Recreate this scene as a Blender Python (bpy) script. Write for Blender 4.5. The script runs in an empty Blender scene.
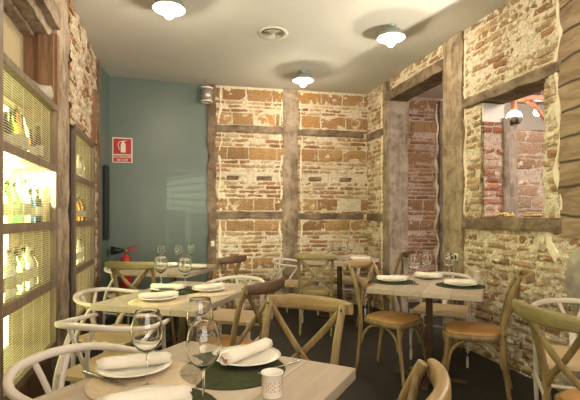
import bpy, math, random
from mathutils import Vector, Matrix, noise
random.seed(7)
R = math.radians
C = bpy.context.scene.collection
S = bpy.context.scene

# ------------------------------------------------------------------ camera, world, lights, exposure
cam_d = bpy.data.cameras.new('camera'); cam = bpy.data.objects.new('camera', cam_d); C.objects.link(cam)
cam.location = (0, 0, 1.27); cam.rotation_euler = (R(90), 0, 0)
cam_d.sensor_width = 36; cam_d.lens = 430/580*36; cam_d.shift_y = 18/580
cam_d.clip_start = 0.02; cam_d.clip_end = 60
S.camera = cam
w = bpy.data.worlds.new('world'); S.world = w; w.use_nodes = True
w.node_tree.nodes['Background'].inputs[0].default_value = (1.0, .93, .82, 1)
w.node_tree.nodes['Background'].inputs[1].default_value = 0.06
S.view_settings.view_transform = 'Standard'; S.view_settings.look = 'None'
S.view_settings.gamma = 1; S.view_settings.use_curve_mapping = False
S.view_settings.exposure = 0.75
BULB = 300.0
def area(name, loc, target, size, energy, col):
    d = bpy.data.lights.new(name, 'AREA'); d.shape = 'RECTANGLE'; d.size, d.size_y = size; d.energy = energy; d.color = col
    o = bpy.data.objects.new(name, d); C.objects.link(o); o.location = loc
    o.rotation_euler = (Vector(target)-Vector(loc)).to_track_quat('-Z', 'Y').to_euler()
    return o
area('camera_side_fill', (.3, -1.75, 1.9), (.2, 4, 1.3), (3.4, 1.8), 62, (1.0, .93, .82))  # unseen soft fill added behind the camera, no window there
area('next_room_light', (3.9, 3.6, 3.02), (3.4, 4.4, 0), (1.5, 1.5), 125, (1.0, .87, .76))
sd = bpy.data.lights.new('wall_sconce_light', 'SPOT'); sd.energy = 200; sd.color = (1, .9, .74)
sd.spot_size = R(178); sd.spot_blend = .02; sd.shadow_soft_size = .03
so = bpy.data.objects.new('wall_sconce_light', sd); C.objects.link(so); so.location = (1.98, 2.37, 1.7)
so.rotation_euler = Vector((-.897, -.437, .06)).to_track_quat('-Z', 'Y').to_euler()

# ------------------------------------------------------------------ materials
def mat(name):
    m = bpy.data.materials.new(name); m.use_nodes = True
    return m, m.node_tree, m.node_tree.nodes['Principled BSDF']
def N(nt, t, **kw):
    n = nt.nodes.new(t)
    for k, v in kw.items():
        if k in n.inputs.keys(): n.inputs[k].default_value = v
        else: setattr(n, k, v)
    return n
def ramp(nt, fac, stops):
    r = nt.nodes.new('ShaderNodeValToRGB'); e = r.color_ramp.elements
    while len(e) < len(stops): e.new(.5)
    for i, (p, c) in enumerate(stops): e[i].position = p; e[i].color = (*c, 1)
    nt.links.new(fac, r.inputs[0]); return r.outputs[0]
def coords(nt, scale=(1, 1, 1), rot=(0, 0, 0), gen='Object'):
    t = N(nt, 'ShaderNodeTexCoord'); mp = N(nt, 'ShaderNodeMapping')
    mp.inputs['Scale'].default_value = scale; mp.inputs['Rotation'].default_value = rot
    nt.links.new(t.outputs[gen], mp.inputs[0]); return mp.outputs[0]
def tex(nt, vec, sc, det=4, rough=.6, dist=0):
    n = N(nt, 'ShaderNodeTexNoise'); n.inputs['Scale'].default_value = sc; n.inputs['Detail'].default_value = det
    n.inputs['Roughness'].default_value = rough; n.inputs['Distortion'].default_value = dist
    nt.links.new(vec, n.inputs['Vector']); return n.outputs['Fac']
def mix(nt, fac, a, b, mode='MIX'):
    n = N(nt, 'ShaderNodeMix'); n.data_type = 'RGBA'; n.blend_type = mode
    if isinstance(fac, (int, float)): n.inputs[0].default_value = fac
    else: nt.links.new(fac, n.inputs[0])
    for i, v in ((6, a), (7, b)):
        if isinstance(v, tuple): n.inputs[i].default_value = (*v, 1)
        else: nt.links.new(v, n.inputs[i])
    return n.outputs[2]
def bump(nt, b, h, st=.4, d=.01):
    n = N(nt, 'ShaderNodeBump'); n.inputs['Strength'].default_value = st; n.inputs['Distance'].default_value = d
    nt.links.new(h, n.inputs['Height']); nt.links.new(n.outputs[0], b.inputs['Normal'])
def simple(name, col, rough=.6, metal=0, var=.12, sc=12, bmp=.15):
    m, nt, b = mat(name); v = coords(nt)
    f = tex(nt, v, sc)
    c = ramp(nt, f, [(.3, tuple(x*(1-var) for x in col)), (.7, tuple(min(1, x*(1+var)) for x in col))])
    nt.links.new(c, b.inputs['Base Color']); b.inputs['Roughness'].default_value = rough; b.inputs['Metallic'].default_value = metal
    if bmp: bump(nt, b, tex(nt, v, sc*6), bmp, .004)
    return m
def wood(name, dark, light, axis=0, sc=9, rough=.55, planks=None, grey=None, crack=0):
    m, nt, b = mat(name)
    s = [sc*1.0]*3; s[axis] = sc*.09
    v = coords(nt, tuple(s)); f = tex(nt, v, 3.2, 7, .65, .6)
    c = ramp(nt, f, [(.3, dark), (.52, tuple((a+b_)/2 for a, b_ in zip(dark, light))), (.72, light)])
    v2 = coords(nt)
    if grey:
        g = ramp(nt, tex(nt, v2, 5, 5, .7, .4), [(.42, (0, 0, 0)), (.62, (1, 1, 1))])
        c = mix(nt, g, c, grey)
    h = f
    if planks:
        sx = N(nt, 'ShaderNodeSeparateXYZ'); nt.links.new(v2, sx.inputs[0])
        a = N(nt, 'ShaderNodeMath', operation='MULTIPLY'); a.inputs[1].default_value = 1/planks[1]
        nt.links.new(sx.outputs[planks[0]], a.inputs[0])
        fr = N(nt, 'ShaderNodeMath', operation='FRACT'); nt.links.new(a.outputs[0], fr.inputs[0])
        fl = N(nt, 'ShaderNodeMath', operation='FLOOR'); nt.links.new(a.outputs[0], fl.inputs[0])
        wn = N(nt, 'ShaderNodeTexWhiteNoise'); wn.noise_dimensions = '1D'; nt.links.new(fl.outputs[0], wn.inputs['W'])
        c = mix(nt, .5, c, ramp(nt, wn.outputs[0], [(0, tuple(x*.8 for x in dark)), (1, tuple(min(1, x*1.15) for x in light))]))
        ln = ramp(nt, fr.outputs[0], [(0, (0, 0, 0)), (.03, (1, 1, 1))])
        c = mix(nt, ln, tuple(x*.45 for x in dark), c)
    if crack:
        wv = N(nt, 'ShaderNodeTexWave'); wv.wave_type = 'BANDS'; wv.bands_direction = 'Z'
        wv.inputs['Scale'].default_value = crack; wv.inputs['Distortion'].default_value = 4; wv.inputs['Detail'].default_value = 3
        wv.inputs['Detail Scale'].default_value = .7
        nt.links.new(v2, wv.inputs['Vector'])
        cr = ramp(nt, wv.outputs['Fac'], [(.0, (0, 0, 0)), (.05, (1, 1, 1))])
        c = mix(nt, cr, tuple(x*.3 for x in dark), c)
    nt.links.new(c, b.inputs['Base Color']); b.inputs['Roughness'].default_value = rough
    bump(nt, b, h, .35, .006)
    return m
def masonry_mat(name, mort, smear=.5, tint=(1, 1, 1)):
    m, nt, b = mat(name); v = coords(nt)
    at = N(nt, 'ShaderNodeAttribute'); at.attribute_name = 'Col'
    f1 = tex(nt, v, 14, 6, .65); f2 = tex(nt, v, 55, 5, .7); f3 = tex(nt, v, 3.2, 3, .5)
    a = mix(nt, .75, at.outputs['Color'], ramp(nt, f2, [(.3, (.30, .27, .25)), (.7, (1.3, 1.3, 1.3))]), 'MULTIPLY')
    sm = N(nt, 'ShaderNodeMath', operation='ADD'); nt.links.new(f1, sm.inputs[0])
    s3 = N(nt, 'ShaderNodeMath', operation='MULTIPLY'); nt.links.new(f3, s3.inputs[0]); s3.inputs[1].default_value = .6
    nt.links.new(s3.outputs[0], sm.inputs[1])
    k = ramp(nt, sm.outputs[0], [(.84+(.5-smear)*.3, (0, 0, 0)), (.93+(.5-smear)*.3, (1, 1, 1))])
    mo = ramp(nt, f1, [(.3, tuple(x*.72 for x in mort)), (.65, mort)])
    c = mix(nt, k, a, mo)
    nt.links.new(c, b.inputs['Base Color']); b.inputs['Roughness'].default_value = .92
    b.inputs['Specular IOR Level'].default_value = .15
    ad = N(nt, 'ShaderNodeMath', operation='ADD'); nt.links.new(f2, ad.inputs[0]); nt.links.new(f1, ad.inputs[1])
    bump(nt, b, ad.outputs[0], .8, .012)
    return m
def glass(name, col=(1, 1, 1), rough=0.0, ior=1.45):
    m, nt, b = mat(name); b.inputs['Base Color'].default_value = (*col, 1)
    b.inputs['Transmission Weight'].default_value = 1; b.inputs['Roughness'].default_value = rough; b.inputs['IOR'].default_value = ior
    return m
def emit(name, col, st):
    m, nt, b = mat(name); b.inputs['Base Color'].default_value = (*col, 1)
    b.inputs['Emission Color'].default_value = (*col, 1); b.inputs['Emission Strength'].default_value = st
    return m
M = {}
M['mas_back'] = masonry_mat('back_masonry', (.72, .60, .43), .36)
M['mas_right'] = masonry_mat('right_masonry', (.77, .68, .51), .52)
M['mas_left'] = masonry_mat('left_masonry', (.68, .58, .44), .5)
M['mas_next'] = masonry_mat('next_masonry', (.68, .54, .44), .3)
M['ceil'] = simple('ceiling_plaster', (.60, .59, .53), .85, 0, .05, 1.2, .1)
M['ceil2'] = simple('next_ceiling_plaster', (.72, .66, .62), .85, 0, .04, 1.2, .1)
M['whitewash'] = simple('whitewash', (.86, .80, .74), .9, 0, .04, 2, .1)
M['teal'] = simple('teal_paint', (.118, .156, .134), .36, 0, .05, 1.5, .03)
M['beige'] = simple('beige_plaster', (.42, .34, .20), .8, 0, .06, 2, .1)
M['plain'] = simple('plain_wall', (.55, .48, .38), .85, 0, .05, 2, .1)
M['floor'] = simple('dark_concrete', (.016, .0135, .010), .6, 0, .35, 3.5, .3)
M['cement'] = simple('grey_cement', (.40, .36, .29), .9, 0, .35, 9, .6)
M['beam'] = wood('old_beam', (.12, .075, .045), (.36, .26, .17), 2, 9, .85, grey=(.42, .34, .25))
M['beamdark'] = wood('dark_beam', (.07, .045, .028), (.20, .13, .08), 2, 9, .85, grey=(.26, .19, .13))
M['beamH'] = wood('horizontal_beam', (.06, .038, .022), (.20, .135, .08), 0, 9, .85, grey=(.28, .21, .14))
M['post'] = wood('weathered_post', (.07, .047, .028), (.32, .23, .15), 2, 9, .85, grey=(.38, .30, .22))
M['postR'] = wood('tan_post', (.10, .066, .036), (.33, .24, .145), 2, 9, .85, grey=(.40, .315, .205))
M['jamb'] = wood('grey_brown_timber', (.10, .072, .055), (.32, .25, .19), 2, 9, .85, grey=(.36, .29, .23))
M['plankwall'] = wood('cracked_planks', (.17, .11, .06), (.42, .31, .19), 1, 5, .85, crack=1.7)
M['brownpanel'] = wood('brown_panel', (.13, .065, .03), (.34, .19, .10), 2, 8, .7)
M['frame'] = wood('cabinet_frame', (.10, .065, .04), (.25, .18, .12), 2, 9, .6)
M['black'] = simple('black_paint', (.012, .012, .012), .5)
M['gap_shade'] = simple('painted_gap_shade', (.01, .008, .006), .9)  # near-black colour that holds the shade of gaps and the vent duct
M['table'] = wood('limed_table_top', (.38, .30, .225), (.57, .475, .38), 1, 7, .5, planks=(0, .195))
M['tableedge'] = wood('limed_table_edge', (.38, .30, .225), (.57, .475, .38), 1, 7, .5)
M['steel'] = simple('rusty_brown_steel', (.085, .05, .028), .45, .5, .3, 14)
M['cwood'] = wood('chair_oak', (.13, .085, .032), (.37, .255, .115), 2, 9, .45)
M['cwoodx'] = wood('chair_oak_rail', (.17, .105, .04), (.45, .31, .145), 0, 9, .45)
M['coak_olive_lit'] = wood('olive_lit_oak', (.17, .135, .05), (.36, .29, .13), 0, 9, .45)  # olive cast of the light put into the oak colour
M['cdark'] = wood('walnut_rail', (.065, .034, .017), (.16, .088, .045), 0, 9, .45)
M['cseat'] = simple('tan_seat', (.50, .26, .09), .55, 0, .2, 10, .3)
M['white'] = simple('white_lacquer', (.88, .84, .76), .4, 0, .03, 4, 0)
M['mauve'] = simple('pale_grey_lacquer', (.64, .57, .52), .45, 0, .03, 4, 0)
m, nt, b = mat('paper_cord')
v = coords(nt); wv = N(nt, 'ShaderNodeTexWave'); wv.inputs['Scale'].default_value = 40; wv.inputs['Distortion'].default_value = .6; nt.links.new(v, wv.inputs['Vector'])
nt.links.new(ramp(nt, wv.outputs['Fac'], [(0, (.42, .29, .15)), (1, (.72, .56, .36))]), b.inputs['Base Color']); b.inputs['Roughness'].default_value = .8
bump(nt, b, wv.outputs['Fac'], .5, .004); M['cord'] = m
M['cloth'] = simple('white_napkin', (.76, .70, .62), .85, 0, .03, 30, .2)
M['china'] = simple('white_china', (.82, .78, .70), .25, 0, .02, 4, 0)
M['bread'] = simple('bread_crust', (.55, .28, .09), .8, 0, .35, 60, .5)
M['mat'] = simple('dark_green_mat', (.052, .058, .028), .85, 0, .25, 60, .3)
M['mat'].node_tree.nodes['Principled BSDF'].inputs['Specular IOR Level'].default_value = .1
M['mattan'] = simple('beige_mat', (.58, .46, .32), .75, 0, .1, 60, .3)
M['silver'] = simple('cutlery_steel', (.55, .53, .50), .25, 1, .05, 8, 0)
M['glass'] = glass('clear_glass')
M['red'] = simple('red_paint', (.52, .025, .02), .35)
M['redsign'] = simple('red_sign', (.45, .015, .02), .5, 0, .03)
M['signwhite'] = simple('sign_cream', (.78, .72, .60), .5, 0, .02)
M['enamel'] = simple('grey_green_enamel', (.20, .235, .205), .4)
M['enamelw'] = simple('white_enamel', (.85, .83, .78), .4, 0, .02)
M['bulb'] = emit('lit_bulb', (1, .86, .66), BULB)
M['globe'] = emit('lit_globe', (1, .86, .70), 14)
M['led'] = emit('led_strip', (.93, 1, .50), 15)
M['ledspot'] = emit('led_spot', (.95, 1, .75), 25)
M['backlit'] = emit('backlit_panel', (.84, .86, .32), 3.3)
M['backlit2'] = emit('backlit_panel_dim', (.84, .82, .36), 2.6)
M['wire'] = simple('brass_mesh', (.66, .62, .42), .4, .1, .05, 4, 0)
M['alu'] = simple('brushed_aluminium', (.42, .38, .35), .35, .6)
M['orange'] = simple('orange_paint', (.52, .22, .12), .5)
M['gold'] = simple('gilt', (.60, .42, .14), .35, .8)
M['vent'] = simple('vent_cream', (.62, .57, .46), .5, 0, .02)
BOT = {'green': glass('green_glass', (.10, .62, .12)), 'clear': glass('pale_glass', (.85, .95, .85)), 'amber': glass('amber_glass', (.75, .30, .05)),
       'blue': glass('blue_glass', (.10, .25, .75)), 'brown': glass('brown_glass', (.30, .13, .05)), 'white': simple('frosted_white', (.80, .80, .70), .4, 0, .02),
       'lime': glass('lime_glass', (.45, .85, .10)), 'dark': simple('dark_bottle', (.06, .045, .025), .25)}
M['label'] = simple('paper_label', (.45, .40, .28), .7, 0, .05)
M['cap'] = simple('bottle_cap', (.30, .22, .10), .4, .3)

# ------------------------------------------------------------------ mesh builders
class MB:
    def __init__(s): s.v = []; s.f = []; s.sm = []; s.c = []
    def add(s, vs, fs, smooth=False, col=None):
        o = len(s.v); s.v += [tuple(x) for x in vs]; s.f += [tuple(i+o for i in f) for f in fs]; s.sm += [smooth]*len(fs)
        s.c += [col or (1, 1, 1)]*len(vs)
    def box(s, c, d, rz=0, M4=None):
        x, y, z = [k/2 for k in d]
        vs = [Vector((a*x, b*y, e*z)) for a in (-1, 1) for b in (-1, 1) for e in (-1, 1)]
        m = M4 or Matrix.Rotation(rz, 3, 'Z'); vs = [m @ p + Vector(c) for p in vs]
        s.add(vs, [(0, 1, 3, 2), (4, 6, 7, 5), (0, 4, 5, 1), (2, 3, 7, 6), (0, 2, 6, 4), (1, 5, 7, 3)])
    def tube(s, pts, rad, n=10, sub=5, flat=None, up=(0, 0, 1)):
        # smooth tube through points; flat=(a,b) scales the section along side / up
        P = [Vector(p) for p in pts]; Rr = list(rad) if hasattr(rad, '__len__') else [rad]*len(P)
        Q = []; RR = []
        if len(P) > 2 and sub > 1:
            for i in range(len(P)-1):
                p0 = P[max(i-1, 0)]; p1 = P[i]; p2 = P[i+1]; p3 = P[min(i+2, len(P)-1)]
                for k in range(sub):
                    t = k/sub
                    Q.append(.5*((2*p1)+(p2-p0)*t+(2*p0-5*p1+4*p2-p3)*t*t+(3*p1-p0-3*p2+p3)*t**3)); RR.append(Rr[i]*(1-t)+Rr[i+1]*t)
            Q.append(P[-1]); RR.append(Rr[-1])
        else: Q, RR = P, Rr
        a, b = flat or (1, 1); vs = []; fs = []; m = len(Q)
        for i, q in enumerate(Q):
            t = (Q[min(i+1, m-1)]-Q[max(i-1, 0)]).normalized(); u = Vector(up)
            side = t.cross(u)
            if side.length < 1e-3: side = t.cross(Vector((0, 1, 0)))
            side.normalize(); u2 = side.cross(t).normalized()
            for k in range(n):
                an = 2*math.pi*k/n; cx, sx = math.cos(an), math.sin(an)
                if flat: 
                    e = .55; cx = math.copysign(abs(cx)**e, cx); sx = math.copysign(abs(sx)**e, sx)
                vs.append(q+side*cx*RR[i]*a+u2*sx*RR[i]*b)
        for i in range(m-1):
            for k in range(n):
                fs.append((i*n+k, i*n+(k+1) % n, (i+1)*n+(k+1) % n, (i+1)*n+k))
        s.add(vs, fs, True)
        s.add([vs[k] for k in range(n)], [tuple(range(n))[::-1]]); s.add([vs[(m-1)*n+k] for k in range(n)], [tuple(range(n))])
    def lathe(s, prof, n=24, c=(0, 0, 0), ax=None, closed=False):
        vs = []; fs = []; c = Vector(c); m = ax or Matrix.Identity(3)
        for r, z in prof:
            for k in range(n):
                an = 2*math.pi*k/n; vs.append(m @ Vector((r*math.cos(an), r*math.sin(an), z))+c)
        L = len(prof)
        for i in range(L-1 + (1 if closed else 0)):
            j = (i+1) % L
            for k in range(n): fs.append((i*n+k, i*n+(k+1) % n, j*n+(k+1) % n, j*n+k))
        s.add(vs, fs, True)
    def ball(s, c, r, n=12, sq=1):
        s.lathe([(max(1e-4, r*math.sin(math.pi*i/8)), -r*sq*math.cos(math.pi*i/8)) for i in range(9)], n, c)
    def prism(s, poly, z0, z1):
        n = len(poly)
        s.add([(x, y, z0) for x, y in poly]+[(x, y, z1) for x, y in poly], [tuple(range(n))[::-1], tuple(range(n, 2*n))]+[(i, (i+1) % n, n+(i+1) % n, n+i) for i in range(n)])
    def build(s, name, m, parent=None, bevel=0, colors=False):
        me = bpy.data.meshes.new(name); me.from_pydata(s.v, [], s.f); me.update()
        me.polygons.foreach_set('use_smooth', s.sm)
        if colors:
            ca = me.color_attributes.new('Col', 'FLOAT_COLOR', 'POINT')
            ca.data.foreach_set('color', [k for c in s.c for k in (*c, 1)])
        me.materials.append(M[m] if isinstance(m, str) else m)
        o = bpy.data.objects.new(name, me); C.objects.link(o)
        if parent: o.parent = parent
        if bevel:
            b = o.modifiers.new('bevel', 'BEVEL'); b.width = bevel; b.segments = 2; b.limit_method = 'ANGLE'
        return o
def thing(name, label, cat, loc=(0, 0, 0), rz=0, group=None):
    o = bpy.data.objects.new(name, None); C.objects.link(o); o.empty_display_size = .1
    o.location = loc; o.rotation_euler = (0, 0, rz); return tag(o, label, cat, group)
def tag(o, label, cat, group=None):
    o['label'] = label; o['category'] = cat
    if group: o['group'] = group
    return o
def struct(o): o['kind'] = 'structure'; return o
def dup(root, loc, rz, label=None, group=None):
    r = root.copy(); C.objects.link(r); r.location = loc; r.rotation_euler = (0, 0, rz)
    if label: r['label'] = label
    if group: r['group'] = group
    for ch in list(root.children):
        c = ch.copy(); C.objects.link(c); c.parent = r
        for g in ch.children:
            d = g.copy(); C.objects.link(d); d.parent = c
    return r
def remat(o, part, m):
    for ch in o.children:
        if ch.name.split('.')[0] == part: ch.material_slots[0].link = 'OBJECT'; ch.material_slots[0].material = M[m]

# ------------------------------------------------------------------ wall frames
H = 3.10
class Frame:
    def __init__(s, p0, u, n): s.p = Vector((*p0, 0)); s.u = Vector((*u, 0)).normalized(); s.n = Vector((*n, 0)).normalized()
    def __call__(s, a, z, d=0): return s.p+s.u*a+s.n*d+Vector((0, 0, z))
RW = Frame((1.157, 6.325), (.2498, -.9683), (-.9683, -.2498)); sR = lambda Y: (6.325-Y)/.9683
LW = Frame((-2.272, 5.10), (.2696, -.963), (.963, .2696)); sL = lambda Y: (5.10-Y)/.963
BW = Frame((-1.10, 5.91), (.9806, .196), (.196, -.9806))
def slab(mb, F, s0, s1, z0, z1, d0, d1):
    vs = [F(a, z, d) for a in (s0, s1) for d in (d0, d1) for z in (z0, z1)]
    mb.add(vs, [(0, 1, 3, 2), (4, 6, 7, 5), (0, 4, 5, 1), (2, 3, 7, 6), (0, 2, 6, 4), (1, 5, 7, 3)])
def timber(mb, F, s0, s1, z0, z1, d0, d1, wob=.008, vert=True, seed=0):
    # hand-hewn timber: edges and face wander along its length
    n = max(3, int(((z1-z0) if vert else (s1-s0))/.07)); k = 5; rows = []
    for i in range(n+1):
        t = i/n; row = []
        e0 = wob*noise.noise((t*n*.35, seed, 1)); e1 = wob*noise.noise((t*n*.35, seed, 5))
        for j in range(k+1):
            q = j/k; dd = d1+wob*.8*noise.noise((t*n*.4, q*2+seed, 9))
            if j in (0, k): dd -= .006
            if vert: row.append(F(s0+e0*2+(s1-s0+2*(e1-e0))*q, z0+(z1-z0)*t, dd))
            else: row.append(F(s0+(s1-s0)*t, z0+e0+(z1-z0+e1-e0)*q, dd))
        full = [row[0]-F.n*(d1-d0)]+row+[row[-1]-F.n*(d1-d0)]
        rows.append(full)
    L = k+3; vs = [p for r in rows for p in r]; fs = []
    for i in range(n):
        for j in range(L-1): fs.append((i*L+j, i*L+j+1, (i+1)*L+j+1, (i+1)*L+j))
        fs.append((i*L+L-1, i*L, (i+1)*L, (i+1)*L+L-1))
    fs += [tuple(range(L)), tuple(n*L+j for j in range(L))[::-1]]
    mb.add(vs, fs, False)
def masonry(name, F, rects, rows, pal, mort, thick=.22, m='mas_right', seed=0, amp=.011, cell=.024, lift=.0, kind_cols=None, pits=()):
    mb = MB(); rnd = random.Random(seed)
    for (s0, s1, z0, z1) in rects:
        # uneven mortar face
        na = max(2, int((s1-s0)/cell)); nz = max(2, int((z1-z0)/cell)); vs = []; cols = []
        for i in range(na+1):
            for j in range(nz+1):
                s = s0+(s1-s0)*i/na; z = z0+(z1-z0)*j/nz
                d = lift+amp*(noise.noise((s*5, z*7, seed))+.8*noise.noise((s*17, z*21, seed+3))+.5*noise.noise((s*38, z*38, seed+8)))
                for (pa, pb, pc, pd) in pits:
                    if pa < s < pb and pc < z < pd: d = -.07
                vs.append(F(s, z, d))
        fs = [(i*(nz+1)+j, (i+1)*(nz+1)+j, (i+1)*(nz+1)+j+1, i*(nz+1)+j+1) for i in range(na) for j in range(nz)]
        mb.add(vs, fs, False, mort)
        o = len(mb.v)
        slab(mb, F, s0, s1, z0, z1, -thick, -.012 if not pits else -.075)
        for k in range(o, len(mb.v)): mb.c[k] = mort
    smin = min(r[0] for r in rects); smax = max(r[1] for r in rects)
    z = 0; ri = 0
    while z < H:
        h, kind = rows[ri % len(rows)]; ri += 1
        lo, hi = {'s': (.20, .30), 'l': (.30, .40), 'm': (.14, .26)}[kind]
        s = smin-rnd.random()*.2; zz0, zz1 = z+.010, z+h-.008
        while s < smax:
            L = rnd.uniform(lo, hi); a0, a1 = s+.009, s+L-.009; s += L
            if rnd.random() < .05: continue
            base = rnd.choice(pal[kind]); k = rnd.uniform(.78, 1.2); col = tuple(min(.95, x*k) for x in base)
            dep = rnd.uniform(.003, .018)+(.004 if kind == 'l' else 0)
            for (r0, r1, q0, q1) in rects:
                b0, b1 = max(a0, r0), min(a1, r1); c0, c1 = max(zz0, q0), min(zz1, q1)
                if b1-b0 < .03 or c1-c0 < .02: continue
                if any(b0 < pb and b1 > pa and c0 < pd and c1 > pc for pa, pb, pc, pd in pits): continue
                nx = max(2, int((b1-b0)/.05)); nz = 3 if (c1-c0) > .09 else 2
                vs = []; fs = []
                for i in range(nx+1):
                    for j in range(nz+1):
                        edge = i in (0, nx) or j in (0, nz); j1 = .006
                        vs.append(F(b0+(b1-b0)*i/nx+rnd.uniform(-j1, j1), c0+(c1-c0)*j/nz+rnd.uniform(-j1, j1), lift+dep+rnd.uniform(-.003, .003)-(.008 if edge else 0)))
                for i in range(nx):
                    for j in range(nz): fs.append((i*(nz+1)+j, (i+1)*(nz+1)+j, (i+1)*(nz+1)+j+1, i*(nz+1)+j+1))
                mb.add(vs, fs, False, col)
                # sides
                ring = [i*(nz+1) for i in range(nx+1)]+[nx*(nz+1)+j for j in range(1, nz+1)]+[i*(nz+1)+nz for i in range(nx-1, -1, -1)]+[j for j in range(nz-1, 0, -1)]
                rv = [vs[i] for i in ring]; bv = [p-F.n*.03 for p in rv]; n = len(rv)
                mb.add(rv+bv, [(i, (i+1) % n, n+(i+1) % n, n+i) for i in range(n)], False, tuple(x*.8 for x in col))
        z += h
    return struct(mb.build(name, m, None, 0, True))

# ------------------------------------------------------------------ setting: floor and ceiling
mb = MB(); mb.box((1.2, 2.4, -.05), (9, 9.6, .1)); struct(mb.build('floor', 'floor'))
mb = MB(); p1 = RW(-.3, 0); p2 = RW(8.8, 0)
mb.prism([(-3.3, -2.3), (p2.x-.06, p2.y), (p1.x-.06, p1.y+.6), (-3.3, 7.2)], H, H+.12); struct(mb.build('ceiling', 'ceil'))
mb = MB(); mb.prism([(p2.x-.06, p2.y), (5.8, -2.3), (5.8, 7.4), (p1.x-.06, p1.y+.6)], H, H+.12); struct(mb.build('ceiling_next_room', 'ceil2'))

T1c = (.42, .26, .13); T2c = (.36, .21, .10); T3c = (.50, .35, .20); REDc = (.40, .205, .105); PAL = (.58, .45, .29)
# back wall: panels of large blocks and thin brick courses between timbers
rows_b = [(.061, 's')]*9+[(.171, 'l')]+[(.06, 's')]*6+[(.16, 'l')]+[(.065, 's')]*2+[(.18, 'l')]+[(.0589, 's')]*9+[(.18, 'l')]+[(.06, 's')]*5+[(.18, 'l')]+[(.0533, 's')]*3+[(.17, 'l'), (.04, 's')]
palb = {'s': [T1c, T2c, T3c, REDc, PAL, T3c], 'l': [T1c, (.44, .25, .10), (.42, .26, .12), (.36, .21, .10)], 'm': [T1c]}
niches = [(.24, .38, 1.80, 1.86), (.66, .86, 1.80, 1.86), (1.40, 1.58, 1.81, 1.86), (1.86, 2.05, 1.81, 1.86)]
masonry('wall_back', BW, [(.0, 2.32, 0, H)], rows_b, palb, (.76, .67, .51), .2, 'mas_back', 3, .011, .022, 0, None, niches)
# white limewash smears along the panel edges of the back wall
mb = MB()
def smear(mb, F, s0, z0, z1, wdt, d=.012, seed=0, vert=True):
    n = int((z1-z0)/.05)+2; vs = []; fs = []
    for i in range(n+1):
        t = z0+(z1-z0)*i/n; w0 = wdt*(.45+1.3*noise.noise((t*6, seed, 2)))
        c0 = s0+wdt*1.1*noise.noise((t*4, seed, 7))
        for k, dd in ((-1, -.012), (-.5, d), (.5, d), (1, -.012)):
            a = c0+k*max(.012, w0); d2 = dd+.004*noise.noise((t*15, k, seed))
            vs.append(F(a, t, d2) if vert else F(t, a, d2))
    for i in range(n):
        for k in range(3): fs.append((i*4+k, i*4+k+1, i*4+k+5, i*4+k+4))
    mb.add(vs, fs)
for s_, z0_, z1_ in ((.135, .05, 1.24), (.135, 1.37, 2.46), (.14, 2.58, 3.08), (.985, .05, 1.24), (.985, 1.37, 2.46), (.985, 2.58, 3.06), (1.28, .05, 3.06)):
    smear(mb, BW, s_, z0_, z1_, .035, .016, s_*7)
struct(mb.build('trim_1', simple('limewash', (.80, .71, .54), .95, 0, .12, 20, .6)))
mb = MB()
timber(mb, BW, 1.02, 1.235, 0, H, -.1, .028, .012, True, 4); struct(mb.build('trim_2', 'post'))
mb = MB(); timber(mb, BW, -.03, .085, 0, H, -.1, .035, .02, True, 9); struct(mb.build('trim_3', 'beamdark'))
for i, (z0_, z1_) in enumerate(((1.26, 1.36), (2.46, 2.56))):
    mb = MB(); timber(mb, BW, .085, 1.03, z0_, z1_, -.1, .022, .014, False, 11+i); struct(mb.build('trim_4', 'beamH'))
    mb = MB(); timber(mb, BW, 1.23, 2.22, z0_-.01, z1_-.02, -.1, .022, .014, False, 15+i); struct(mb.build('trim_5', 'beamH'))
for a_, b_, c_, d_ in niches:
    mb = MB(); slab(mb, BW, a_+.004, b_-.004, c_+.004, d_-.004, -.09, -.012); struct(mb.build('niche_shade_block', 'beamdark'))  # dark blocks added so the niches look shaded inside
# teal recess
p_a = LW(-.02, 0); p_b = Vector((-2.33, 5.55, 0)); p_c = BW(-.02, 0, 0)
def wallbox(name, a, b, m, t=.12, z0=0, z1=H, side=1):
    a = Vector((a[0], a[1], 0)); b = Vector((b[0], b[1], 0)); u = (b-a).normalized(); n = Vector((-u.y, u.x, 0))*side
    q = [a, b, b+n*t, a+n*t]; mb = MB(); mb.prism([(p.x, p.y) for p in q], z0, z1); return struct(mb.build(name, m))
wallbox('wall_teal', p_b, p_c, 'teal'); wallbox('wall_teal_return', (-2.262, 5.09), p_b, 'teal')
# left wall masonry
rows_r = [(.066, 's'), (.07, 's'), (.062, 's'), (.068, 's'), (.064, 's')]
pall = {'s': [T3c, REDc, (.40, .20, .11), PAL, T1c], 'l': [T1c], 'm': [T1c]}
masonry('wall_left', LW, [(.16, 1.55, 2.07, H), (.16, .38, 0, 2.07), (2.0, 3.4, 2.72, H)], rows_r, pall, (.62, .53, .40), .2, 'mas_left', 11, .03, .026)
wallbox('wall_left_near', LW(3.3, 0), LW(8.2, 0), 'beige', side=-1)
wallbox('wall_left_outer', LW(-.05, 0, -.40), LW(3.3, 0, -.40), 'gap_shade', side=-1)
mb = MB(); timber(mb, LW, .02, .165, 0, H, -.1, .03, .008, True, 21); struct(mb.build('trim_6', 'beamdark'))
mb = MB(); timber(mb, LW, 1.59, 1.99, 0, H, -.3, .015, .02, True, 23); struct(mb.build('trim_7', 'post'))
mb = MB(); slab(mb, LW, 1.41, 1.60, 0, 2.45, -.3, -.01); struct(mb.build('gap_shade_slab', 'gap_shade'))  # solid slab, the darkness of the gap is put into its colour
mb = MB(); timber(mb, LW, .40, .50, 2.07, 2.66, -.02, .05, .01, True, 25); struct(mb.build('trim_9', 'brownpanel'))
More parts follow.
